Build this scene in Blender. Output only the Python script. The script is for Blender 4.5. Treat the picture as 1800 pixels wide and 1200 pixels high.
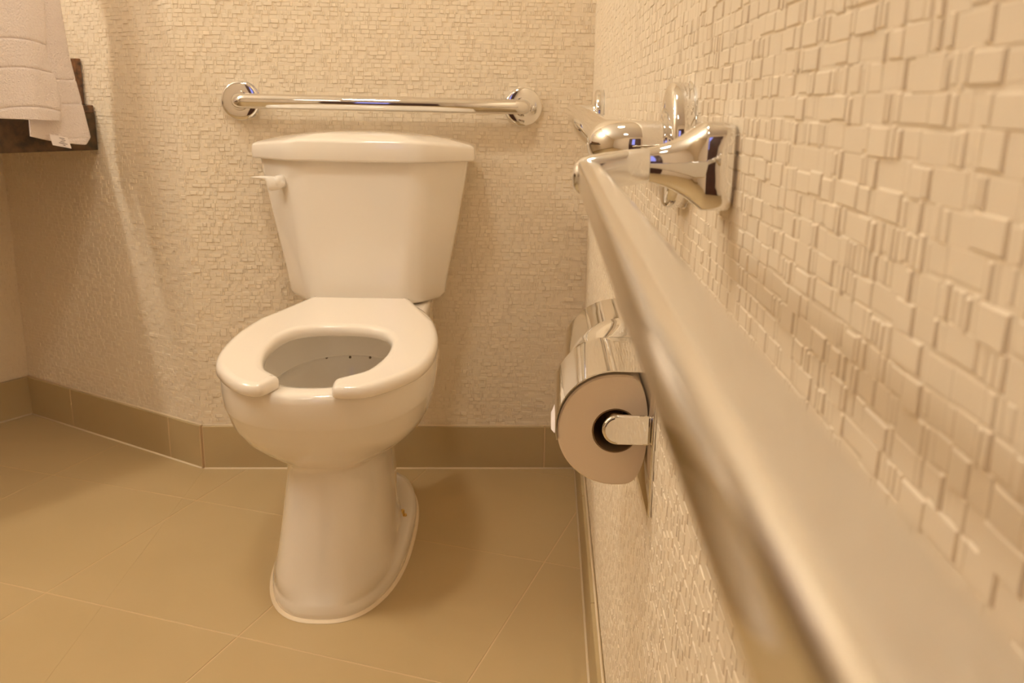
import bpy, bmesh, math, random
import numpy as np
from mathutils import Vector, Matrix

sc = bpy.context.scene
for o in list(bpy.data.objects):
    bpy.data.objects.remove(o)

# ------------------------------------------------------------------ camera
F_PX, YAW, PITCH, ROLL, CAM_H = 1600.77, -.03631917, .253472, .01578826, 0.86
fw = np.array([math.sin(YAW)*math.cos(PITCH), math.cos(YAW)*math.cos(PITCH), -math.sin(PITCH)])
r0 = np.array([math.cos(YAW), -math.sin(YAW), 0.0]); d0 = np.cross(fw, r0)
cr, sr = math.cos(ROLL), math.sin(ROLL)
rt = cr*r0 - sr*d0; dn = sr*r0 + cr*d0
cam = bpy.data.cameras.new('camera'); camo = bpy.data.objects.new('camera', cam)
sc.collection.objects.link(camo); sc.camera = camo
m = Matrix.Identity(4)
for i in range(3):
    m[i][0] = rt[i]; m[i][1] = -dn[i]; m[i][2] = -fw[i]
m[2][3] = CAM_H
camo.matrix_world = m
cam.sensor_width = 36; cam.lens = 36*F_PX/1800; cam.clip_start = .005; cam.clip_end = 50
cam.dof.use_dof = True; cam.dof.focus_distance = 1.0; cam.dof.aperture_fstop = 19

# ------------------------------------------------------------------ frames of reference
W_, C_ = .07768965, .51643699
WD = Vector((math.cos(W_), math.sin(W_), 0)); WN = Vector((-math.sin(W_), math.cos(W_), 0))
CD = Vector((-math.cos(C_), math.sin(C_), 0)); CN = Vector((math.sin(C_), math.cos(C_), 0))
UP = Vector((0, 0, 1))
D_BACK, X_RIGHT, D_ANG = 2.09, .095, 1.367
def solve2(n1, d1, n2, d2):
    det = n1.x*n2.y - n1.y*n2.x
    return Vector(((d1*n2.y - d2*n1.y)/det, (n1.x*d2 - n2.x*d1)/det, 0))
XN = Vector((1, 0, 0))
K_RB = solve2(XN, X_RIGHT, WN, D_BACK)           # right / back corner
K_BC = solve2(WN, D_BACK, CN, D_ANG)             # back wall meets the angled wall (convex)
D_LEFT = Vector((-1.432, 2.374, 0)).dot(CD) + .012
K_CD = solve2(CN, D_ANG, CD, D_LEFT)             # angled wall / left wall corner
Y_REAR = -1.3
K_DR = K_CD - CN*((K_CD.y - Y_REAR)/CN.y)
K_RR = Vector((X_RIGHT, Y_REAR, 0))
H_CEIL = 2.4
def P(u, v, z):       # back wall frame: u along wall, v out from the wall
    return WD*u + WN*(D_BACK - v) + UP*z
def Q(s, t, z):       # angled wall frame: s from the left wall, t out from the angled wall
    return K_CD - CD*s - CN*t + UP*z

# ------------------------------------------------------------------ world, lamps, exposure
wd = bpy.data.worlds.new('world'); sc.world = wd; wd.use_nodes = True
wd.node_tree.nodes['Background'].inputs[0].default_value = (1, .85, .65, 1)
wd.node_tree.nodes['Background'].inputs[1].default_value = .05
sc.view_settings.view_transform = 'Standard'
sc.view_settings.look = 'None'
sc.view_settings.gamma = 1
sc.view_settings.use_curve_mapping = False
sc.view_settings.exposure = -.38
sc.cycles.max_bounces = 16; sc.cycles.diffuse_bounces = 10; sc.cycles.glossy_bounces = 8
WARM = (1, .90, .75)
def area(name, loc, target, size, power, col=WARM, shape='DISK'):
    l = bpy.data.lights.new(name, 'AREA'); l.shape = shape; l.size = size; l.energy = power; l.color = col
    o = bpy.data.objects.new(name, l); sc.collection.objects.link(o)
    o.location = loc; o.rotation_euler = (Vector(target) - Vector(loc)).to_track_quat('-Z', 'Y').to_euler()
    return o
KEY = P(-.42, 1.05, H_CEIL - .03)
FILL = Vector((-.85, -.35, H_CEIL - .03))
area('ceiling_and_fill_lamp', KEY, KEY - UP, .26, 12)
area('ceiling_and_fill_lamp', FILL, FILL - UP, .30, 2)  # unseen fill lamp, added to lighten the shadows
VAN = [Q(.16, t, 1.95) for t in (.95, 1.25, 1.55)]
BULB_STRENGTH = 192.0     # the three bulbs of the vanity light are lit meshes, built at the end

# ------------------------------------------------------------------ materials
def mat(name, col, rough=.5, metal=0, spec=.5, coat=0, bump=None, var=None, sub=0):
    m = bpy.data.materials.new(name); m.use_nodes = True
    nt = m.node_tree; b = nt.nodes['Principled BSDF']
    b.inputs['Base Color'].default_value = (*col, 1)
    b.inputs['Roughness'].default_value = rough; b.inputs['Metallic'].default_value = metal
    b.inputs['Specular IOR Level'].default_value = spec; b.inputs['Coat Weight'].default_value = coat
    b.inputs['Coat Roughness'].default_value = .04
    tc = nt.nodes.new('ShaderNodeTexCoord')
    if var:      # (scale, amount, second colour)
        n = nt.nodes.new('ShaderNodeTexNoise'); n.inputs['Scale'].default_value = var[0]; n.inputs['Detail'].default_value = 6
        nt.links.new(tc.outputs['Object'], n.inputs['Vector'])
        r = nt.nodes.new('ShaderNodeMapRange'); r.inputs[1].default_value = .35; r.inputs[2].default_value = .65
        r.inputs[3].default_value = 0; r.inputs[4].default_value = var[1]
        nt.links.new(n.outputs['Fac'], r.inputs[0])
        mx = nt.nodes.new('ShaderNodeMix'); mx.data_type = 'RGBA'
        mx.inputs[6].default_value = (*col, 1); mx.inputs[7].default_value = (*var[2], 1)
        nt.links.new(r.outputs[0], mx.inputs[0]); nt.links.new(mx.outputs[2], b.inputs['Base Color'])
    if bump:     # (scale, strength, distance)
        n = nt.nodes.new('ShaderNodeTexNoise'); n.inputs['Scale'].default_value = bump[0]; n.inputs['Detail'].default_value = 3
        nt.links.new(tc.outputs['Object'], n.inputs['Vector'])
        bp = nt.nodes.new('ShaderNodeBump'); bp.inputs['Strength'].default_value = bump[1]; bp.inputs['Distance'].default_value = bump[2]
        nt.links.new(n.outputs['Fac'], bp.inputs['Height']); nt.links.new(bp.outputs['Normal'], b.inputs['Normal'])
    return m
M = {}
M['paper'] = mat('wallpaper', (.80, .715, .58), .62, spec=.3, bump=(900, .12, .0004), var=(3, .25, (.775, .69, .55)))
M['paint'] = mat('plain_paint', (.78, .70, .60), .7, spec=.2)
M['ceiling'] = mat('ceiling_paint', (.85, .81, .74), .8, spec=.2)
M['tile'] = mat('floor_tile', (.51, .39, .215), .38, spec=.4, bump=(60, .05, .001), var=(4, .6, (.475, .36, .19)))
M['basetile'] = mat('base_tile', (.48, .38, .215), .4, spec=.4, var=(9, .5, (.445, .345, .19)))
M['grout'] = mat('grout', (.64, .49, .30), .8, spec=.2)
M['china'] = mat('vitreous_china', (.87, .83, .765), .12, spec=.5, coat=.6)
M['seat'] = mat('seat_plastic', (.88, .83, .76), .16, spec=.5, coat=.3)
M['chrome'] = mat('chrome', (.83, .82, .80), .035, metal=1)
M['satin'] = mat('satin_chrome', (.84, .85, .86), .10, metal=1)
M['towel'] = mat('terry_cotton', (.90, .83, .82), .95, spec=.1, bump=(330, .9, .004))
M['hem'] = mat('towel_border', (.84, .75, .70), .9, spec=.1, bump=(1500, .3, .001))
M['paperroll'] = mat('tissue_paper', (.80, .68, .53), .9, spec=.1, bump=(300, .15, .0005))
M['card'] = mat('cardboard_core', (.22, .14, .07), .9, spec=.1)
M['granite'] = mat('dark_granite', (.075, .045, .028), .25, spec=.5, var=(70, 1, (.26, .12, .05)), bump=(120, .2, .001))
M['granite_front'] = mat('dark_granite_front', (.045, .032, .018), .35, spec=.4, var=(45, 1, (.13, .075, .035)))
M['caulk'] = mat('caulk', (.80, .68, .50), .5)
M['brass'] = mat('brass', (.75, .55, .2), .2, metal=1)
M['water'] = mat('water', (.75, .72, .62), .02, spec=.6)
M['label'] = mat('label_cloth', (.86, .80, .80), .8)
M['ink'] = mat('label_ink', (.12, .10, .12), .8)
M['hole'] = mat('rinse_hole', (.18, .13, .08), .6)
M['doorwood'] = mat('dark_door_wood', (.055, .022, .018), .4, var=(12, .6, (.09, .035, .022)))
M['glow'] = mat('lamp_glass', (1, 1, 1), .4)
M['bulb'] = mat('bulb_glass', (1, 1, 1), .4)
for k_, c_, s_ in (('glow', WARM, 6.0), ('bulb', WARM, BULB_STRENGTH)):
    b_ = M[k_].node_tree.nodes['Principled BSDF']
    b_.inputs['Emission Color'].default_value = (*c_, 1); b_.inputs['Emission Strength'].default_value = s_
M['blueglow'] = mat('glow_pane', (.1, .1, .3), .3)  # invented pane that glows blue, for streaks in the chrome
b_ = M['blueglow'].node_tree.nodes['Principled BSDF']
b_.inputs['Emission Color'].default_value = (.30, .34, 1, 1); b_.inputs['Emission Strength'].default_value = 1.2

# ------------------------------------------------------------------ mesh helpers
def link(name, me, m, parent=None, smooth=None):
    me.materials.append(m)
    o = bpy.data.objects.new(name, me); sc.collection.objects.link(o)
    if parent is not None: o.parent = parent
    return o
def mesh(name, verts, faces, m, parent=None, smooth=True, sharp=None):
    me = bpy.data.meshes.new(name); me.from_pydata([tuple(v) for v in verts], [], faces); me.update()
    bm = bmesh.new(); bm.from_mesh(me); bmesh.ops.recalc_face_normals(bm, faces=bm.faces); bm.to_mesh(me); bm.free()
    me.polygons.foreach_set('use_smooth', [smooth]*len(me.polygons))
    o = link(name, me, m, parent)
    if smooth and sharp: me.set_sharp_from_angle(angle=math.radians(sharp))
    return o
def tag(o, label=None, cat=None, group=None, kind=None):
    if label: o['label'] = label
    if cat: o['category'] = cat
    if group: o['group'] = group
    if kind: o['kind'] = kind
    return o
def empty(name, loc=(0, 0, 0)):
    o = bpy.data.objects.new(name, None); o.empty_display_size = .05; sc.collection.objects.link(o)
    o.location = loc
    return o
class At:
    """geometry given in world space, parented under an empty placed at its base"""
def wmesh(name, verts, faces, m, parent, **k):
    off = parent.matrix_basis.translation.copy() if parent is not None else Vector()
    p = parent
    while p is not None and p.parent is not None:
        p = p.parent; off += p.matrix_basis.translation
    return mesh(name, [Vector(v) - off for v in verts], faces, m, parent, **k)
def box_v(o, a, b, c):     # corner + three edge vectors
    o, a, b, c = map(Vector, (o, a, b, c))
    v = [o, o+a, o+a+b, o+b, o+c, o+a+c, o+a+b+c, o+b+c]
    f = [(0, 3, 2, 1), (4, 5, 6, 7), (0, 1, 5, 4), (1, 2, 6, 5), (2, 3, 7, 6), (3, 0, 4, 7)]
    return v, f
def bevel(o, w, seg=2):
    md = o.modifiers.new('bevel', 'BEVEL'); md.width = w; md.segments = seg; md.limit_method = 'ANGLE'; md.angle_limit = .6
    md.harden_normals = False
    return o
def loft(rings, cap0=True, cap1=True, closed=True):
    n = len(rings[0]); V = [v for r in rings for v in r]; Fc = []
    for i in range(len(rings)-1):
        for j in range(n if closed else n-1):
            k = (j+1) % n
            Fc.append((i*n+j, i*n+k, (i+1)*n+k, (i+1)*n+j))
    if cap0: Fc.append(tuple(range(n-1, -1, -1)))
    if cap1: Fc.append(tuple((len(rings)-1)*n + j for j in range(n)))
    return V, Fc
def merge(*vf):
    V, Fc = [], []
    for v, f in vf:
        b = len(V); V += list(v); Fc += [tuple(i+b for i in q) for q in f]
    return V, Fc
def revolve(profile, origin, axis, seg=48, caps=(True, True)):
    """profile: (distance along axis, radius)"""
    a = Vector(axis).normalized(); x = a.orthogonal().normalized(); y = a.cross(x); origin = Vector(origin)
    rings = [[origin + a*d + (x*math.cos(2*math.pi*j/seg) + y*math.sin(2*math.pi*j/seg))*max(r, 1e-5) for j in range(seg)] for d, r in profile]
    return loft(rings, *caps)
def sweep(path, r, seg=28, cap=True):
    path = [Vector(p) for p in path]; rings = []; ref = None
    for i, p in enumerate(path):
        t = (path[min(i+1, len(path)-1)] - path[max(i-1, 0)]).normalized()
        if ref is None: ref = t.orthogonal().normalized()
        x = (ref - t*ref.dot(t)).normalized(); ref = x; y = t.cross(x)
        rings.append([p + (x*math.cos(2*math.pi*j/seg) + y*math.sin(2*math.pi*j/seg))*r for j in range(seg)])
    return loft(rings, cap, cap)
def elbow(p0, corner, p1, r, n=12):
    p0, corner, p1 = Vector(p0), Vector(corner), Vector(p1)
    a = (p0-corner).normalized(); b = (p1-corner).normalized()
    s, e = corner + a*r, corner + b*r; c = corner + (a+b)*r
    return [s.lerp(e, 0) if k == 0 else c + ((s-c)*math.cos(k/n*math.pi/2) + (e-c)*math.sin(k/n*math.pi/2)) for k in range(n+1)]
def fillet(pts, rads, seg=6):
    out = []; n = len(pts)
    for i in range(n):
        p = Vector((*pts[i], 0)); a = Vector((*pts[i-1], 0)) - p; b = Vector((*pts[(i+1) % n], 0)) - p
        la, lb = a.length, b.length; a.normalize(); b.normalize()
        ang = a.angle(b); d = min(rads[i]/math.tan(ang/2), la*.49, lb*.49)
        r = d*math.tan(ang/2); c = p + (a+b).normalized()*(r/math.sin(ang/2))
        s, e = p + a*d - c, p + b*d - c
        for k in range(seg+1):
            t = k/seg
            q = (s*(1-t) + e*t); q = q.normalized()*r if q.length > 1e-9 else q
            out.append(((c+q).x, (c+q).y))
    return out
def catmull(pts, n=6, closed=True):
    out = []; L = len(pts)
    for i in range(L if closed else L-1):
        g = lambda k: np.array(pts[k % L] if closed else pts[max(0, min(L-1, k))], float)
        p0, p1, p2, p3 = g(i-1), g(i), g(i+1), g(i+2)
        for k in range(n):
            t = k/n
            out.append(tuple(.5*(2*p1 + (p2-p0)*t + (2*p0-5*p1+4*p2-p3)*t*t + (3*p1-p0-3*p2+p3)*t**3)))
    if not closed: out.append(tuple(pts[-1]))
    return out

# ------------------------------------------------------------------ room shell
ROOM = [K_RR, K_RB, K_BC, K_CD, K_DR]        # counter-clockwise seen from above
def wall(name, a, b, n_out, m, z1=H_CEIL, th=.08):
    v = [a, b, b+n_out*th, a+n_out*th]
    V = [p.copy() for p in v] + [p + UP*z1 for p in v]
    f = [(0, 1, 2, 3), (7, 6, 5, 4), (0, 4, 5, 1), (1, 5, 6, 2), (2, 6, 7, 3), (3, 7, 4, 0)]
    return tag(mesh(name, V, f, m, smooth=False), kind='structure')
w_right = wall('wall_right', K_RR, K_RB, Vector((1, 0, 0)), M['paper'])
w_back = wall('wall_back', K_RB, K_BC, WN, M['paper'])
w_ang = wall('wall_angled', K_BC, K_CD, CN, M['paper'])
w_left = wall('wall_left', K_CD, K_DR, CD, M['paper'])
w_rear = wall('wall_rear', K_DR, K_RR, Vector((0, -1, 0)), M['paint'])
def slab(name, z0, z1, m):
    ex = [p.copy() for p in ROOM]
    V = [p + UP*z0 for p in ex] + [p + UP*z1 for p in ex]; n = len(ex)
    f = [tuple(range(n)), tuple(range(2*n-1, n-1, -1))] + [(i, (i+1) % n, (i+1) % n+n, i+n) for i in range(n)]
    return tag(mesh(name, V, f, m, smooth=False), kind='structure')
floor = slab('floor', -.06, -.0007, M['grout'])
ceil = slab('ceiling', H_CEIL, H_CEIL+.08, M['ceiling'])

# embossed wallpaper: rows of little staggered pads, real relief
def relief(name, parent, o, du, n, L, z0, z1, seed, hs=1.0):
    rng = np.random.default_rng(seed)
    o = np.array(o); du = np.array(du); n = np.array(n)
    A = []
    z = z0; H = .0088
    while z < z1:
        x = -rng.random()*.01
        while x < L:
            w = rng.uniform(.0026, .0050) if rng.random() < .66 else rng.uniform(.008, .020)
            h = rng.uniform(.0005, .0013) if rng.random() < .6 else rng.uniform(.00005, .0004)
            j0, j1 = rng.uniform(-.0007, .0012), rng.uniform(-.0007, .0009)
            xa, xb = max(x, 0), min(x+w, L)
            if xb - xa > .0015: A.append((xa, xb, z+j0, min(z+H+j1, z1), h))
            x += w
        z += H
    A = np.array(A); k = len(A)
    b = .0007; ba = np.minimum(b, (A[:, 1]-A[:, 0])*.3)
    lo = .00005
    def pt(x, zz, h): return o[None] + du[None]*x[:, None] + n[None]*(np.asarray(h)*np.ones(k))[:, None] + np.array([0, 0, 1.])[None]*zz[:, None]
    xa, xb, za, zb, h = A.T; h = h*hs
    V = np.stack([pt(xa, za, 0), pt(xb, za, 0), pt(xb, zb, 0), pt(xa, zb, 0),
                  pt(xa+ba, za+b, h), pt(xb-ba, za+b, h), pt(xb-ba, zb-b, h*.75+lo), pt(xa+ba, zb-b, h*.75+lo)], 1).reshape(-1, 3)
    Fq = np.array([[4, 5, 6, 7], [0, 1, 5, 4], [1, 2, 6, 5], [2, 3, 7, 6], [3, 0, 4, 7]])
    # keep outward orientation
    a0, a1, a3 = V[4], V[5], V[7]
    if np.dot(np.cross(a1-a0, a3-a0), n) < 0: Fq = Fq[:, ::-1]
    Fc = (Fq[None] + (np.arange(k)*8)[:, None, None]).reshape(-1, 4)
    me = bpy.data.meshes.new(name)
    me.vertices.add(len(V)); me.vertices.foreach_set('co', V.ravel())
    me.loops.add(Fc.size); me.loops.foreach_set('vertex_index', Fc.ravel())
    me.polygons.add(len(Fc)); me.polygons.foreach_set('loop_start', np.arange(len(Fc))*4)
    me.update(calc_edges=True)
    me.polygons.foreach_set('use_smooth', [False]*len(Fc))
    ob = link(name, me, M['paper'], parent); ob['kind'] = 'stuff'
    return ob
relief('wallpaper_relief', w_right, (X_RIGHT, -.5, 0), (0, 1, 0), (-1, 0, 0), K_RB.y+.5, .108, 1.5, 1, .82)
relief('wallpaper_relief', w_back, K_BC, WD, -WN, (K_RB-K_BC).length, .108, 1.4, 2, 1.6)
relief('wallpaper_relief', w_ang, K_CD, -CD, -CN, (K_BC-K_CD).length, .108, 1.4, 3, 1.6)
relief('wallpaper_relief', w_left, K_CD, -CN, -CD, .9, .108, 1.4, 4)

# floor tiles
TA = .288; A_ = Vector((math.sin(TA), math.cos(TA), 0)); B_ = Vector((-math.cos(TA), math.sin(TA), 0))
def clip_poly(poly, nrm, d):           # keep nrm.p <= d
    out = []
    for i in range(len(poly)):
        p, q = poly[i], poly[(i+1) % len(poly)]; a, b = nrm.dot(p)-d, nrm.dot(q)-d
        if a <= 0: out.append(p)
        if a*b < 0: out.append(p + (q-p)*(a/(a-b)))
    return out
g = .0013
SA, SB = .422, .404
for i in range(-14, 6):
    for j in range(-10, 10):
        a0, b0 = 1.549 + SA*i, .447 + SB*j
        poly = [A_*a0+A_*g+B_*b0+B_*g, A_*(a0+SA-g)+B_*(b0+g), A_*(a0+SA-g)+B_*(b0+SB-g), A_*(a0+g)+B_*(b0+SB-g)]
        half = [(XN, X_RIGHT-.013), (CD, D_LEFT-.013), (Vector((0, -1, 0)), -Y_REAR)]
        for nrm, d in half: poly = clip_poly(poly, nrm, d) if len(poly) > 2 else []
        # the two back planes meet at a convex corner: each tile is cut by both (they bound a convex room there)
        if len(poly) > 2:
            c = sum((p for p in poly), Vector())/len(poly)
            pb = clip_poly(poly, WN, D_BACK-.013)
            pc = clip_poly(poly, CN, D_ANG-.013)
            # the room is the union of the two half planes beside the convex corner
            left = clip_poly(poly, WD, K_BC.dot(WD)) if len(poly) > 2 else []
            right = clip_poly(poly, -WD, -K_BC.dot(WD)) if len(poly) > 2 else []
            left = clip_poly(left, CN, D_ANG-.013) if len(left) > 2 else []
            right = clip_poly(right, WN, D_BACK-.013) if len(right) > 2 else []
            if len(left) > 2 and len(right) > 2: pieces = [right, left]
            else: pieces = [x for x in (left, right) if len(x) > 2]
        else: pieces = []
        vs, fs = [], []
        for pp in pieces:
            k = len(pp); b = len(vs)
            ctr = sum(pp, Vector())/k
            vs += [p + UP*-.006 for p in pp] + [p + UP*-.0003 for p in pp] + [p + (ctr-p).normalized()*.0007 for p in pp]
            fs += [(b+q, b+(q+1) % k, b+(q+1) % k+k, b+q+k) for q in range(k)] + [(b+k+q, b+k+(q+1) % k, b+(q+1) % k+2*k, b+q+2*k) for q in range(k)]
            fs.append(tuple(b+2*k+q for q in range(k)))
        if vs:
            ar = sum((Vector(pieces[0][0]) - Vector(p)).length for p in pieces[0])
            mesh('floor_tile', vs, fs, M['tile'], floor, smooth=False)

# baseboards made of tiles
def base_run(name, a, b, n_in, joints, th=.0115, h=.108):
    d = (b-a).normalized(); L = (b-a).length
    root = tag(mesh(name, *box_v(a + n_in*.0, d*L, n_in*(th-.0009), UP*(h-.002)), M['grout'], smooth=False), kind='structure')
    js = [0] + [j for j in joints if 0 < j < L] + [L]
    for j0, j1 in zip(js[:-1], js[1:]):
        V, f = box_v(a + d*(j0+.0013) + n_in*.0004 + UP*.0015, d*(j1-j0-.0026), n_in*(th-.0004), UP*(h-.0015))
        o = mesh('base_tile', V, f, M['basetile'], root, smooth=False); bevel(o, .0012, 1)
    return root
ublk = K_BC.dot(WD); urb = K_RB.dot(WD)
base_run('baseboard_back', K_BC, K_RB - WD*.012, -WN, [.169-.404-ublk, .169-ublk])
base_run('baseboard_right', K_RR, K_RB - Vector((0, .012, 0)), Vector((-1, 0, 0)), [K_RB.y-Y_REAR - .012 - .404*k for k in range(9, 0, -1)])
base_run('baseboard_angled', K_CD - CD*.012, K_BC, -CN, [.194, .592])
base_run('baseboard_left', K_CD, K_DR, -CD, [.404*k for k in range(1, 10)])
# caulk lines where the wallpaper meets the tiles and the tiles meet the floor
def bead(name, a, b, n, z, r=.0022, off=.0115):
    V, f = sweep([a + n*off + UP*z, b + n*off + UP*z], r, 8)
    return tag(mesh(name, V, f, M['caulk']), kind='structure')
bead('trim_1', K_BC, K_RB-WD*.012, -WN, .1085, .002, .004)
bead('trim_2', K_RR, K_RB, Vector((-1, 0, 0)), .1085, .002, .004)
bead('trim_3', K_CD, K_BC, -CN, .1085, .002, .004)
bead('trim_4', K_BC, K_RB-WD*.012, -WN, .0005, .0028, .0125)
bead('trim_5', K_RR, K_RB-Vector((0, .012, 0)), Vector((-1, 0, 0)), .0005, .0026, .0125)
bead('trim_6', K_CD-CD*.012, K_BC, -CN, .0005, .0028, .0125)
bead('trim_7', K_CD, K_DR, -CD, .0005, .0028, .0125)

# dark door with a glowing blue pane, added beyond the camera (seen only as reflections in the chrome)
dr = tag(mesh('added_door_1', *box_v((-.88, Y_REAR, 0), (.86, 0, 0), (0, .03, 0), (0, 0, 2.03)), M['doorwood'], smooth=False), kind='structure')
V, f = box_v((-.62, Y_REAR+.03, .95), (.24, 0, 0), (0, .004, 0), (0, 0, .95)); mesh('pane', V, f, M['blueglow'], dr, smooth=False)

# ------------------------------------------------------------------ toilet
TO = P(-.2285, 0, 0)                     # on the wall line, on the floor
TY = .044
tv = (-WN*math.cos(TY) - WD*math.sin(TY)); tu = (WD*math.cos(TY) - WN*math.sin(TY))
def T(x, v, z): return TO + tu*x + tv*v + UP*z
toilet = empty('toilet', TO)
tag(toilet, 'cream white floor-standing two-piece toilet with an open-front seat', 'toilet')

BX = -.007          # the bowl casting sits a little to the left under seat and tank
def egg(vb, vf, hw, z, n=2.3, k=0.0, N=72, tilt=0.0):
    vc, a = (vb+vf)/2, (vf-vb)/2; r = []
    for i in range(N):
        th = 2*math.pi*i/N; c, s = math.cos(th), math.sin(th)
        cc = math.copysign(abs(c)**(2/n), c); ss = math.copysign(abs(s)**(2/n), s)
        x = hw*ss*(1 + k*cc); v = vc + a*cc
        r.append(T(x + BX, v, z + tilt*(.78-v)))
    return r
KT = .057
R = []
# foot and column (outside), up to the bowl and the rim, then down inside the bowl
for vb, vf, hw, z, n, k, t in [
    (.070, .688, .122, .000, 2.5, .00, 0), (.066, .692, .126, .004, 2.5, .00, 0), (.066, .692, .126, .014, 2.5, .00, 0),
    (.070, .690, .124, .024, 2.5, .00, 0), (.100, .6885, .119, .030, 2.5, .00, 0), (.190, .686, .109, .034, 2.6, .08, 0),
    (.205, .681, .104, .055, 2.55, .10, 0), (.200, .671, .099, .09, 2.5, .10, 0), (.175, .659, .095, .13, 2.5, .10, 0),
    (.175, .645, .090, .175, 2.5, .10, 0), (.170, .634, .0865, .215, 2.5, .09, 0), (.160, .628, .088, .242, 2.5, .06, 0), (.150, .629, .094, .250, 2.5, .04, 0),
    (.140, .641, .114, .260, 2.45, .05, 0), (.130, .664, .139, .276, 2.4, .07, .01), (.120, .690, .161, .297, 2.4, .09, .02),
    (.115, .710, .174, .322, 2.4, .10, .03), (.115, .722, .180, .347, 2.4, .10, .045), (.115, .7275, .182, .355, 2.4, .10, .05), (.115, .730, .1825, .359, 2.4, .10, .05),
    (.120, .733, .185, .380, 2.4, .09, .057), (.130, .735, .184, .400, 2.4, .09, .057), (.135, .734, .183, .409, 2.4, .09, .057), (.140, .730, .179, .4145, 2.4, .09, .057),
    (.150, .723, .172, .417, 2.4, .08, .057), (.20, .705, .152, .417, 2.2, .02, .057), (.265, .692, .135, .4145, 2.2, .02, .057), (.272, .686, .131, .409, 2.2, .02, .057),
    (.277, .683, .128, .390, 2.2, .02, .057), (.282, .679, .124, .336, 2.2, .02, .057), (.279, .683, .127, .3305, 2.2, .02, .057), (.270, .690, .134, .3265, 2.2, .02, .057),
    (.272, .688, .132, .310, 2.2, .02, .04), (.290, .665, .118, .285, 2.2, .02, .02), (.32, .62, .094, .255, 2.2, 0, 0), (.35, .56, .066, .225, 2.1, 0, 0), (.38, .52, .045, .195, 2.0, 0, 0)]:
    R.append(egg(vb, vf, hw, z, n, k, tilt=t))
V, f = loft(R)
bowl = wmesh('bowl', V, f, M['china'], toilet, sharp=70)
# deck the tank stands on
def deck_ring(z, g): 
    pts = fillet([(-.135+g, .03+g), (.135-g, .03+g), (.135-g, .25), (-.135+g, .25)], [.03]*4, 5)
    return [T(x, v, z) for x, v in pts]
V, f = loft([deck_ring(.33, .04), deck_ring(.38, .006), deck_ring(.395, 0), deck_ring(.433, 0), deck_ring(.439, .003), deck_ring(.441, .008)])
wmesh('tank_deck', V, f, M['china'], toilet, sharp=60)
V, f = loft([egg(.352, .56, .064, .225, 2.1, 0)], True, False)
wmesh('water', V, f, M['water'], toilet)
# rinse holes under the rim
for x, v in ((-.062, .2905), (-.015, .2850), (.026, .2855)):
    z = .3655 + KT*(.78-v) - .0368
    V, f = revolve([(-.0006, .0026), (.0012, .0026)], T(x, v, z), tv, 12); wmesh('rinse_hole', V, f, M['hole'], toilet)
# floor caulk ring
ring = egg(.062, .697, .128, .001, 2.5, 0)
V, f = loft([egg(.060, .699, .1315, .0004, 2.5), egg(.063, .696, .129, .0035, 2.5), egg(.070, .689, .120, .005, 2.5)], False, False)
wmesh('floor_caulk', V, f, M['caulk'], toilet)
# floor bolts
for sx in (-1, 1):
    V, f = revolve([(0, .009), (.003, .0085), (.003, .004), (.014, .0036), (.015, .002)], T(.0945 if sx > 0 else -.1085, .338, .031), UP, 16)
    wmesh('floor_bolt', V, f, M['brass'], toilet, sharp=40)

# tank
def oct_ring(z, hw, fc, vf, vs, vb, grow=0.0, seg=6, rf=.05, rs=.025):
    pts = [(-hw-grow, vb), (hw+grow, vb), (hw+grow, vs), (fc, vf+grow), (-fc, vf+grow), (-hw-grow, vs)]
    return fillet(pts, [.02, .02, rs, rf, rf, rs], seg)
tank_r = []
for z, t, gr in [(.4415, 0, -.030), (.4435, 0, -.016), (.449, .01, -.006), (.459, .03, -.001), (.49, .08, 0), (.54, .24, 0), (.60, .46, 0), (.66, .68, 0), (.71, .87, 0), (.742, .97, 0), (.750, 1, 0)]:
    e = t**.85 if t > 0 else 0
    hw = .169 + .053*e; fc = .108 + .022*e; vf = .184 + .014*e; vs = .100 + .012*e
    tank_r.append([T(x-.006, v, z) for x, v in oct_ring(z, hw, fc, vf, vs, .022-gr*.5, gr, 6, .07, .03)])
V, f = loft(tank_r)
tank = wmesh('tank', V, f, M['china'], toilet, sharp=60)
# lid, gently crowned
def zt(x): return .7740 + .0175*(1-min(1, abs(x)/.238)**2)
lid_r = []
base = oct_ring(0, .236, .138, .212, .118, .012, 0, 6, .06, .018)
cx, cy = 0, .11
for sc_, g_, zf in [(1, -.006, lambda x: .744), (1, -.001, lambda x: .7455), (1, 0, lambda x: .749), (1, 0, lambda x: zt(x)-.006), (1, -.0010, lambda x: zt(x)-.0025), (1, -.004, lambda x: zt(x)), (1, -.010, lambda x: zt(x)+.002),
                    (.75, 0, lambda x: zt(x)+.008), (.45, 0, lambda x: zt(x)+.011), (.12, 0, lambda x: zt(x)+.012)]:
    rr = []
    for x, v in base:
        dx, dv = x-cx, v-cy; l = math.hypot(dx, dv)
        # inset each vertex towards the middle
        sx = max(0, abs(dx)+g_*min(1, abs(dx)/.1))*math.copysign(1, dx)*sc_; sv = max(0, abs(dv)+g_*min(1, abs(dv)/.06))*math.copysign(1, dv)*sc_
        xx, vv = cx+sx, cy+sv
        rr.append(T(xx-.006, vv, zf(xx)))
    lid_r.append(rr)
V, f = loft(lid_r)
wmesh('tank_lid', V, f, M['china'], toilet, sharp=75)
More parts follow.
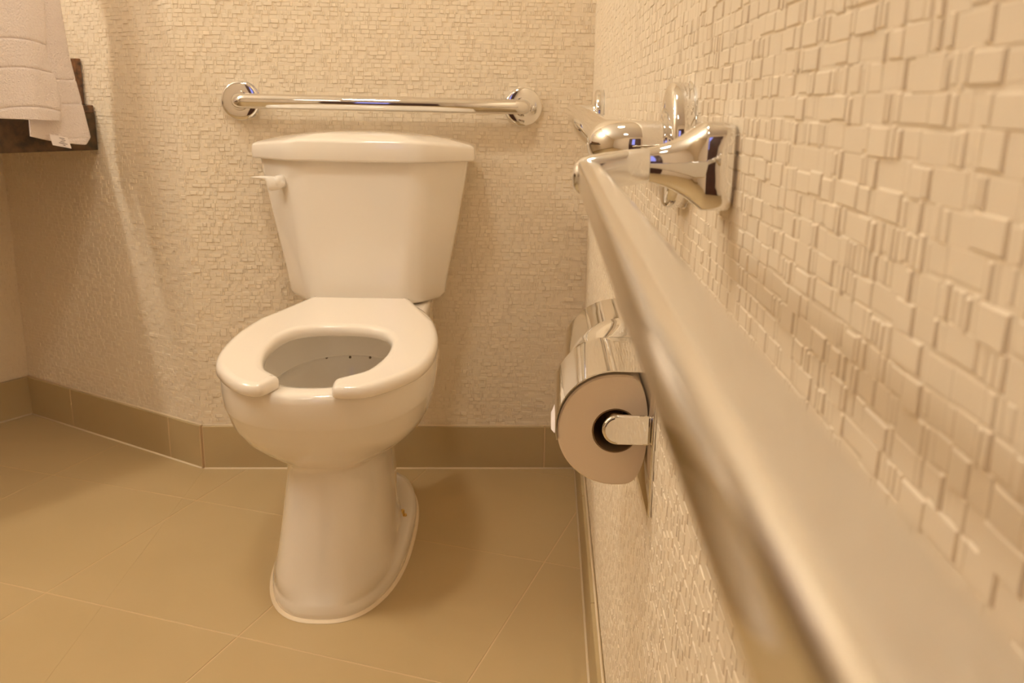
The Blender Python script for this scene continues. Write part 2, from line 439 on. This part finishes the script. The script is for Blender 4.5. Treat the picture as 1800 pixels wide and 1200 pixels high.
# flush lever on the left chamfer
def lever_sec(c, ax, upv, a, b, N=20): return [c + ax*a*math.cos(2*math.pi*i/N) + upv*b*math.sin(2*math.pi*i/N) for i in range(N)]
ch = (tu*(-.11) + tv*(-.095)).normalized()          # along the chamfer, to the outer left
nrm_ch = (tu*-.62 + tv*.78).normalized()
hub = T(-.166, .158, .700)
V1, f1 = revolve([(-.006, .014), (.006, .0145), (.012, .0135), (.020, .012), (.024, .009), (.0255, .004)], hub, nrm_ch, 24)
secs = []
for x_, zt_, zb_, w_ in [(.0195, -.001, -.004, .002), (.0175, .003, -.009, .005), (.010, .0075, -.0145, .0065), (-.001, .0105, -.0180, .007), (-.011, .0112, -.0188, .0065), (-.0165, .0113, -.0165, .0055),
                   (-.0185, .0114, -.004, .005), (-.0215, .0115, .0020, .0055), (-.030, .0115, .0040, .0060), (-.040, .0108, .0058, .006), (-.047, .0100, .0068, .005), (-.051, .0092, .0078, .003)]:
    c = hub + nrm_ch*.020 + tu*x_ + UP*((zt_+zb_)/2)
    secs.append(lever_sec(c, tv, UP, w_, (zt_-zb_)/2))
V2, f2 = loft(secs)
V, f = merge((V1, f1), (V2, f2))
wmesh('flush_lever', V, f, M['china'], toilet, sharp=70)

# open-front seat
half = [(0, .227), (.050, .227), (.095, .227), (.1010, .229), (.1050, .2355), (.132, .304), (.158, .368), (.1645, .383), (.1685, .397), (.176, .435), (.182, .48), (.184, .53), (.181, .59), (.169, .645),
        (.149, .683), (.128, .712), (.109, .732), (.098, .740), (.084, .745), (.064, .747), (.053, .744), (.049, .736), (.047, .722), (.0465, .711), (.0490, .703), (.059, .692),
        (.080, .668), (.094, .630), (.1025, .585), (.104, .540), (.099, .500), (.086, .466), (.066, .446), (.036, .435), (0, .432)]
it = next(i for i, p in enumerate(half) if p == (.084, .745)); tipn = 7      # the two prongs end a little differently
tipR = [(.084, .746), (.060, .7485), (.046, .746), (.0405, .739), (.0385, .724), (.0385, .712), (.0425, .704), (.056, .692)]
tipL = [(.084, .746), (.076, .7465), (.068, .744), (.062, .736), (.0565, .723), (.0515, .711), (.0505, .703), (.059, .692)]
def side(tip): return catmull(half[:it] + tip + half[it+8:], 5, closed=False)
oR, oL = side(tipR), side(tipL)
full = oR + [(-x, v) for x, v in oL[-2:0:-1]]
def inset2(poly, d):
    out = []; n = len(poly)
    ar = sum(poly[i][0]*poly[(i+1) % n][1]-poly[(i+1) % n][0]*poly[i][1] for i in range(n))
    sg = 1 if ar > 0 else -1
    for i in range(n):
        a, b = np.array(poly[i-2]), np.array(poly[(i+2) % n]); t = b-a; t /= np.linalg.norm(t)+1e-9
        nn = np.array([-t[1], t[0]])*sg
        q = np.array(poly[i]) + nn*d; out.append((q[0], q[1]))
    return out
def seat_z(v): return .438 + .061*(.78-v)
prof = [(.010, -.0215), (.003, -.0215), (0, -.019), (0, -.010), (.0012, -.0055), (.004, -.0022), (.008, -.0006), (.013, 0)]
SR = [[T(x, v, seat_z(v)+dz) for x, v in inset2(full, d)] for d, dz in prof]
V, f = loft(SR, False, False)
from mathutils.geometry import tessellate_polygon
nS = len(full)
for base_i, flat in ((0, inset2(full, prof[0][0])), ((len(prof)-1)*nS, inset2(full, prof[-1][0]))):
    for tri in tessellate_polygon([[Vector((x, v, 0)) for x, v in flat]]):
        f.append(tuple(base_i + q for q in tri))
me = bpy.data.meshes.new('seat'); off = TO
me.from_pydata([tuple(Vector(v)-off) for v in V], [], f); me.update()
bm = bmesh.new(); bm.from_mesh(me)
bmesh.ops.recalc_face_normals(bm, faces=bm.faces)
for q in bm.faces: q.smooth = len(q.verts) == 4
bm.to_mesh(me); bm.free()
link('seat', me, M['seat'], toilet)
# hinges
for x in (-.075, .075):
    V, f = box_v(T(x-.022, .200, .437), tu*.044, tv*.045, UP*.016); o = wmesh('seat_hinge', V, f, M['seat'], toilet); bevel(o, .005, 3)

# ------------------------------------------------------------------ grab bars
def grab_bar(a, b, n, standoff, r, fr, label, grp=None):
    a, b, n = Vector(a), Vector(b), Vector(n)
    root = empty('grab_bar', a); tag(root, label, 'grab bar')
    ca, cb = a + n*standoff, b + n*standoff
    path = [a + n*.004] + elbow(a, ca, cb, .020) + elbow(ca, cb, b, .020) + [b + n*.004]
    V, f = sweep(path, r, 36); wmesh('bar', V, f, M['chrome'], root, sharp=50)
    for p in (a, b):
        V, f = revolve([(0, fr*.985), (.0015, fr), (.0115, fr), (.0135, fr*.975), (.0148, fr*.93), (.0155, fr*.86), (.0160, fr*.6), (.0161, r*1.32), (.0175, r*1.30), (.0178, r*1.2), (.0178, 0)], p + n*.001, n, 56)
        fl = wmesh('flange', V, f, M['chrome'], root, sharp=35)
        V, f = revolve([(0, fr*1.02), (.0012, fr*1.02)], p + n*.0002, n, 48); wmesh('backing_ring', V, f, M['satin'], root, sharp=30)
    return root
grab_bar(P(-.516, 0, .861), P(.103, 0, .857), -WN, .045, .0158, .0415, 'chrome grab bar on the back wall above the toilet tank')
grab_bar((X_RIGHT, .640, .835), (X_RIGHT, 1.665, .847), (-1, 0, 0), .052, .0165, .0420, 'chrome grab bar along the right wall beyond the towel bar post')

# ------------------------------------------------------------------ towel bar on the right wall, right under the camera
tb = empty('towel_bar', (X_RIGHT, .48, .83)); tag(tb, 'long slim out-of-focus chrome towel bar on right wall, nearest the viewer', 'towel bar')
def sq(x, hy, hz, zc, n, yc=.488, N=48, cut=0):
    r = []
    for i in range(N):
        th = 2*math.pi*i/N; c, s = math.cos(th), math.sin(th)
        r.append(Vector((x, yc + hy*math.copysign(abs(c)**(2/n), c), zc + hz*math.copysign(abs(s)**(2/n), s))))
    return r
def towel_post(yc):
    rs = []
    for x, hh, n in [(.0945, .0205, 5), (.0925, .0225, 5), (.0800, .0225, 4.5), (.0785, .0220, 4.2), (.0745, .0185, 3.6), (.070, .0155, 3.2), (.065, .0128, 3), (.060, .0108, 3), (.055, .0094, 3), (.0515, .0087, 3.2)]:
        rs.append(sq(x, hh, hh, .8310, n, yc))
    V, f = loft(rs); wmesh('post', V, f, M['chrome'], tb, sharp=35)
    rs = [sq(.0525, .0092, .0086, .8305, 3.4, yc), sq(.0520, .0098, .0092, .8305, 3.4, yc), sq(.040, .0100, .0093, .8290, 3.2, yc), sq(.030, .0104, .0098, .827, 3, yc), sq(.022, .0106, .0100, .8255, 2.8, yc),
          sq(.017, .0100, .0092, .8245, 2.5, yc), sq(.0145, .0085, .0075, .824, 2.3, yc), sq(.0132, .0055, .0050, .824, 2.1, yc), sq(.0128, .001, .001, .824, 2, yc)]
    V, f = loft(rs); wmesh('cuff', V, f, M['satin'], tb, sharp=60)
towel_post(.490)
towel_post(-.05)
rs = []
for y in (-.05, .05, .15, .25, .35, .45, .486):
    r = []
    for i in range(40):
        th = 2*math.pi*i/40; c, s = math.cos(th), math.sin(th); n = 4.2
        r.append(Vector((.0210 + .0061*math.copysign(abs(c)**(2/n), c), y, .8255 + .0075*math.copysign(abs(s)**(2/n), s))))
    rs.append(r)
V, f = loft(rs); wmesh('bar', V, f, M['satin'], tb, sharp=60)

# ------------------------------------------------------------------ toilet paper holder and rolls
hold = empty('toilet_paper_holder', (X_RIGHT, .72, .53)); tag(hold, 'double chrome toilet paper holder with curved hoods on the right wall', 'paper holder')
V, f = box_v((.0915, .715, .523), (.0030, 0, 0), (0, .32, 0), (0, 0, .110)); o = wmesh('back_plate', V, f, M['chrome'], hold); bevel(o, .0008, 2)
RC = Vector((.0635, 0, .5925))
def arm(y, th, s):
    pts = [(.0915, RC.z+.0125), (.0915, RC.z-.0135)]
    for i in range(13):
        a = -math.pi/2 - math.pi*i/12
        pts.append((.0635 + .0130*math.cos(a), RC.z-.0005 + .0130*math.sin(a)))
    rr = [[Vector((x, y+dy, z)) for x, z in pts] for dy in (0, th)]
    V, f = loft(rr); o = wmesh('arm', V, f, M['chrome'], hold, smooth=False); bevel(o, .0026, 4); return o
RC.z += .006
arm(.722, .006, 1); arm(.8625, .005, 1); arm(1.004, .006, 1)
for y0, y1 in ((.728, .8625), (.8675, 1.004)):
    V, f = revolve([(0, .0085), (y1-y0, .0085)], (RC.x-.001, y0, RC.z), (0, 1, 0), 24); wmesh('spindle', V, f, M['chrome'], hold, sharp=40)
R1, R2 = .0478, .0508
RC.z -= .006
def hood_row(cx, cz, r, a1, flat=9, n=30):
    row = [(.0915 + (cx-.0915)*k/flat, cz + r) for k in range(flat)] if cx < .0905 else [(.0915, cz + r)]*flat
    for i in range(n+1):
        a = math.pi/2 + (a1-math.pi/2)*i/n
        row.append((min(cx + r*math.cos(a), .0915), cz + r*math.sin(a)))
    return row
def hood(secs):
    rr = []
    for y, cx, cz, r, a1 in secs:
        i_, o_ = hood_row(cx, cz, r, math.radians(a1)), hood_row(cx, cz, r+.0012, math.radians(a1))
        rr.append([Vector((x, y, z)) for x, z in i_ + o_[::-1]])
    V, f = loft(rr); return wmesh('hood', V, f, M['chrome'], hold, sharp=40)
hood([(.742, RC.x, RC.z, .0510, 193), (.78, RC.x, RC.z, .0510, 193), (.82, RC.x, RC.z, .0510, 193), (.8565, RC.x, RC.z, .0510, 193)])
hood([(.8575, RC.x+.002, RC.z, .0510, 190), (.862, RC.x+.005, RC.z+.001, .0512, 190), (.870, RC.x+.012, RC.z+.006, .0515, 192), (.880, RC.x+.017, RC.z+.005, .0570, 194), (.895, RC.x+.018, RC.z+.0030, .0590, 196), (.94, RC.x+.018, RC.z+.0030, .0590, 196), (.990, RC.x+.018, RC.z+.0030, .0590, 196)])
def roll(y0, y1, r, rr_, label, cx=RC.x, cz=RC.z):
    root = empty('toilet_paper_roll', (cx, y0, cz)); tag(root, label, 'toilet paper')
    def ringp(R_, y):
        out = []
        for i in range(72):
            a = 2*math.pi*i/72; c, s = math.cos(a), math.sin(a)
            lim = rr_ if R_ > rr_ else R_
            out.append(Vector((cx + (lim*c**.52 if c > 0 else R_*c), y, cz + R_*s)))
        return out
    def ringc(R_, y): return [Vector((cx + R_*math.cos(2*math.pi*i/72), y, cz + R_*math.sin(2*math.pi*i/72))) for i in range(72)]
    V, f = loft([ringc(.0200, y1-.0005), ringc(.0200, y0+.0005), ringc(.0203, y0), ringp(r-.0015, y0), ringp(r, y0+.0015), ringp(r, y1-.0015), ringp(r-.0015, y1), ringc(.0203, y1), ringc(.0200, y1-.0005)], False, False)
    wmesh('paper', V, f, M['paperroll'], root, sharp=40)
    V, f = loft([ringc(.0199, y0), ringc(.0199, y1), ringc(.0190, y1), ringc(.0190, y0), ringc(.0199, y0)], False, False)
    wmesh('core', V, f, M['card'], root, sharp=30)
    return root
r1 = roll(.745, .852, .0503, .0278, 'full toilet paper roll nearest the viewer, its round end in view', cz=RC.z-.003)
roll(.884, .986, .0340, .0210, 'second toilet paper roll, hidden behind the front roll under the rear hood', cx=.069)
# loose end of the front roll
secs = []
for i in range(9):
    t = i/8; a = math.radians(190 + 4*t)
    x = RC.x - .0485 - .006*t*t - .001*math.sin(t*3); z = RC.z - .004 - .019*t
    secs.append((x, z))
loop = [(x-.0004, z) for x, z in secs] + [(x+.0006, z) for x, z in secs[::-1]]
V, f = loft([[Vector((x + (.003 if k == 0 else 0), y, z)) for x, z in loop] for k, y in enumerate((.790, .80, .83, .848))])
wmesh('loose_end', V, f, M['label'], r1, sharp=40)

# ------------------------------------------------------------------ vanity counter on the left wall
van = empty('vanity_counter', Q(0, 0, .742)); tag(van, 'dark speckled stone vanity counter behind the hanging towels', 'counter')
def qbox(s0, s1, t0, t1, z0, z1): return box_v(Q(s0, t0, z0), -CD*(s1-s0), -CN*(t1-t0), UP*(z1-z0))
LV = 1.5
o = wmesh('countertop', *qbox(.004, .418, .004, LV, .8275, .8455), M['granite'], van, smooth=False); bevel(o, .002, 2)
o = wmesh('apron', *qbox(.400, .420, .004, LV, .742, .8270), M['granite_front'], van, smooth=False); bevel(o, .0015, 2)
o = wmesh('side_splash', *qbox(.004, .385, .004, .020, .8460, .951), M['granite'], van, smooth=False); bevel(o, .0015, 2)
o = wmesh('back_splash', *qbox(.004, .020, .024, LV, .8460, .951), M['granite'], van, smooth=False); bevel(o, .0015, 2)

# towel rail (above the frame) and the two towels hanging from it
rail = empty('towel_rail', Q(.459, 0, 1.40)); tag(rail, 'chrome towel rail above the stone counter that carries the towels', 'towel rail')
V, f = sweep([Q(.459, .006, 1.40), Q(.459, .62, 1.40)], .009, 20); wmesh('rail', V, f, M['chrome'], rail, sharp=50)
V, f = revolve([(0, .028), (.006, .028), (.009, .022), (.010, 0)], Q(.459, .0015, 1.40), -CN, 32); wmesh('flange', V, f, M['chrome'], rail, sharp=40)

def towel(name, zbot, left, right, s0, rr, label, bands, seed, hemwave, back=1.16, grp='towels', lift=0.0):
    """left(z), right(z): extent t (distance out from the angled wall) of the front panel"""
    rng = random.Random(seed)
    root = empty(name, Q(s0, left(1.38), 1.38)); tag(root, label, 'towel', grp)
    NW = 40; rows = []
    zr = 1.40
    front = np.concatenate([np.linspace(0, .34, 130), np.linspace(.35, 1, 24)])
    def P_(a, q):       # a across 0..1 (0 = right edge in view), q 0..1 front from bottom to rail
        zb = zbot(a); z = zb + (zr - zb)*q
        t = right(z)*(1-a) + left(z)*a
        fall = max(0, 1-q*1.1)
        s = s0 + rr + (.0055*math.sin(t*34+1.1) + .0022*math.sin(t*85+z*4))*fall + lift*fall - .009*math.exp(-a/.05)*fall
        for zc, wd_, dp in bands:
            zc2 = zc + hemwave(a)
            s += dp*math.exp(-((z-zc2)/wd_)**2)
        return Q(s, t, z)
    for q in front: rows.append([P_(i/NW, q) for i in range(NW+1)])
    for k in range(1, 9):
        an = math.pi*k/8
        rows.append([Q(s0 + rr*math.cos(an), (right(zr)*(1-i/NW) + left(zr)*i/NW), zr + rr*math.sin(an)) for i in range(NW+1)])
    for k in range(1, 12):
        z = zr - (zr-back)*k/11
        rows.append([Q(s0 - rr, (right(zr)*(1-i/NW) + left(zr)*i/NW), z) for i in range(NW+1)])
    V, f = loft(rows, False, False, closed=False)
    o = wmesh('cloth', V, f, M['towel'], root)
    md = o.modifiers.new('thick', 'SOLIDIFY'); md.thickness = .0045; md.offset = 0
    md = o.modifiers.new('soft', 'SUBSURF'); md.levels = 1; md.render_levels = 1
    return root
def lin(z, pts):
    zs = [p[0] for p in pts]; vs = [p[1] for p in pts]
    return float(np.interp(z, zs, vs))
# long towel behind, its right edge flares towards the bottom
t2 = towel('hand_towel', lambda a: .757 + .022*a**1.5 + (.012 if a < .04 else 0), lambda z: lin(z, [(.76, .205), (1.1, .19), (1.4, .19)]),
      lambda z: lin(z, [(.755, .060), (.775, .053), (.86, .066), (.95, .082), (1.07, .094), (1.4, .10)]), .459, .0125,
      'longer white towel hanging behind the short one, with a paper tag on its hem', [(.900, .0020, -.0028), (.848, .0020, -.0028), (.772, .0018, -.0015)], 1.3, lambda a: 0)
t1 = towel('hand_towel', lambda a: .811 + .012*a, lambda z: lin(z, [(.8, .40), (1.4, .36)]),
      lambda z: lin(z, [(.81, .134), (.85, .127), (.90, .133), (.93, .146), (.96, .147), (1.07, .139), (1.4, .15)]), .459, .0215,
      'short white towel in front, cut off by the left edge of the photo', [(.970, .0022, -.0040), (.912, .0022, -.0040), (.832, .0022, -.0040)], .4, lambda a: .010*math.sin(a*5), lift=.014)
# tag on the hem of the long towel
c0 = Q(.481, .118, .775); e1 = (-CN*.046 + UP*.009 - CD*.004); e2 = (UP*-.024 + -CN*-.004 - CD*.003)
nn = e1.cross(e2).normalized()
o = wmesh('care_label', *box_v(c0, e1, e2, nn*.0006), M['label'], t2, smooth=False)
for r_, (x0, x1) in enumerate([(.22, .50), (.20, .42), (.28, .50), (.15, .62), (.3, .42)]):
    for s_ in (-1,):
        a = c0 + e1*x0 + e2*(.16 + .16*r_) + nn*(-.0004 if nn.dot(Vector((0, -1, 0))) < 0 else .0008)
        wmesh('print_line', *box_v(a, e1*(x1-x0), e2*.05, nn*.0002), M['ink'], o, smooth=False)

# ------------------------------------------------------------------ lamps above the frame
def downlight(p, r, label):
    root = empty('ceiling_and_fill_light', (p.x, p.y, H_CEIL)); tag(root, label, 'ceiling light')
    V, f = revolve([(0, r+.02), (.004, r+.018), (.006, r), (.001, r-.002)], (p.x, p.y, H_CEIL-.0005), (0, 0, -1), 40, (False, False)); wmesh('trim_ring', V, f, M['chrome'], root, sharp=40)
    V, f = revolve([(0, r), (.001, r)], (p.x, p.y, H_CEIL-.002), (0, 0, -1), 40); wmesh('lens', V, f, M['glow'], root)
downlight(KEY, .08, 'recessed ceiling light above the toilet')
downlight(FILL, .15, 'unseen fill light added in the ceiling above the middle of the room')  # fixture built around the added fill lamp
vl = empty('vanity_light', Q(.0, 1.25, 1.95)); tag(vl, 'wall light with three bulbs above the vanity counter', 'wall light')
wmesh('mounting_bar', *qbox(.002, .03, .80, 1.70, 1.92, 1.98), M['satin'], vl, smooth=False)
for p in VAN:
    V, f = revolve([(-.045, .010), (-.040, .030), (-.02, .044), (0, .047), (.02, .042), (.04, .025), (.045, .008)], p, UP, 24); wmesh('bulb', V, f, M['bulb'], vl)
    V, f = sweep([p - UP*.045, p - UP*.045 + CD*.13], .008, 12); wmesh('arm', V, f, M['satin'], vl)
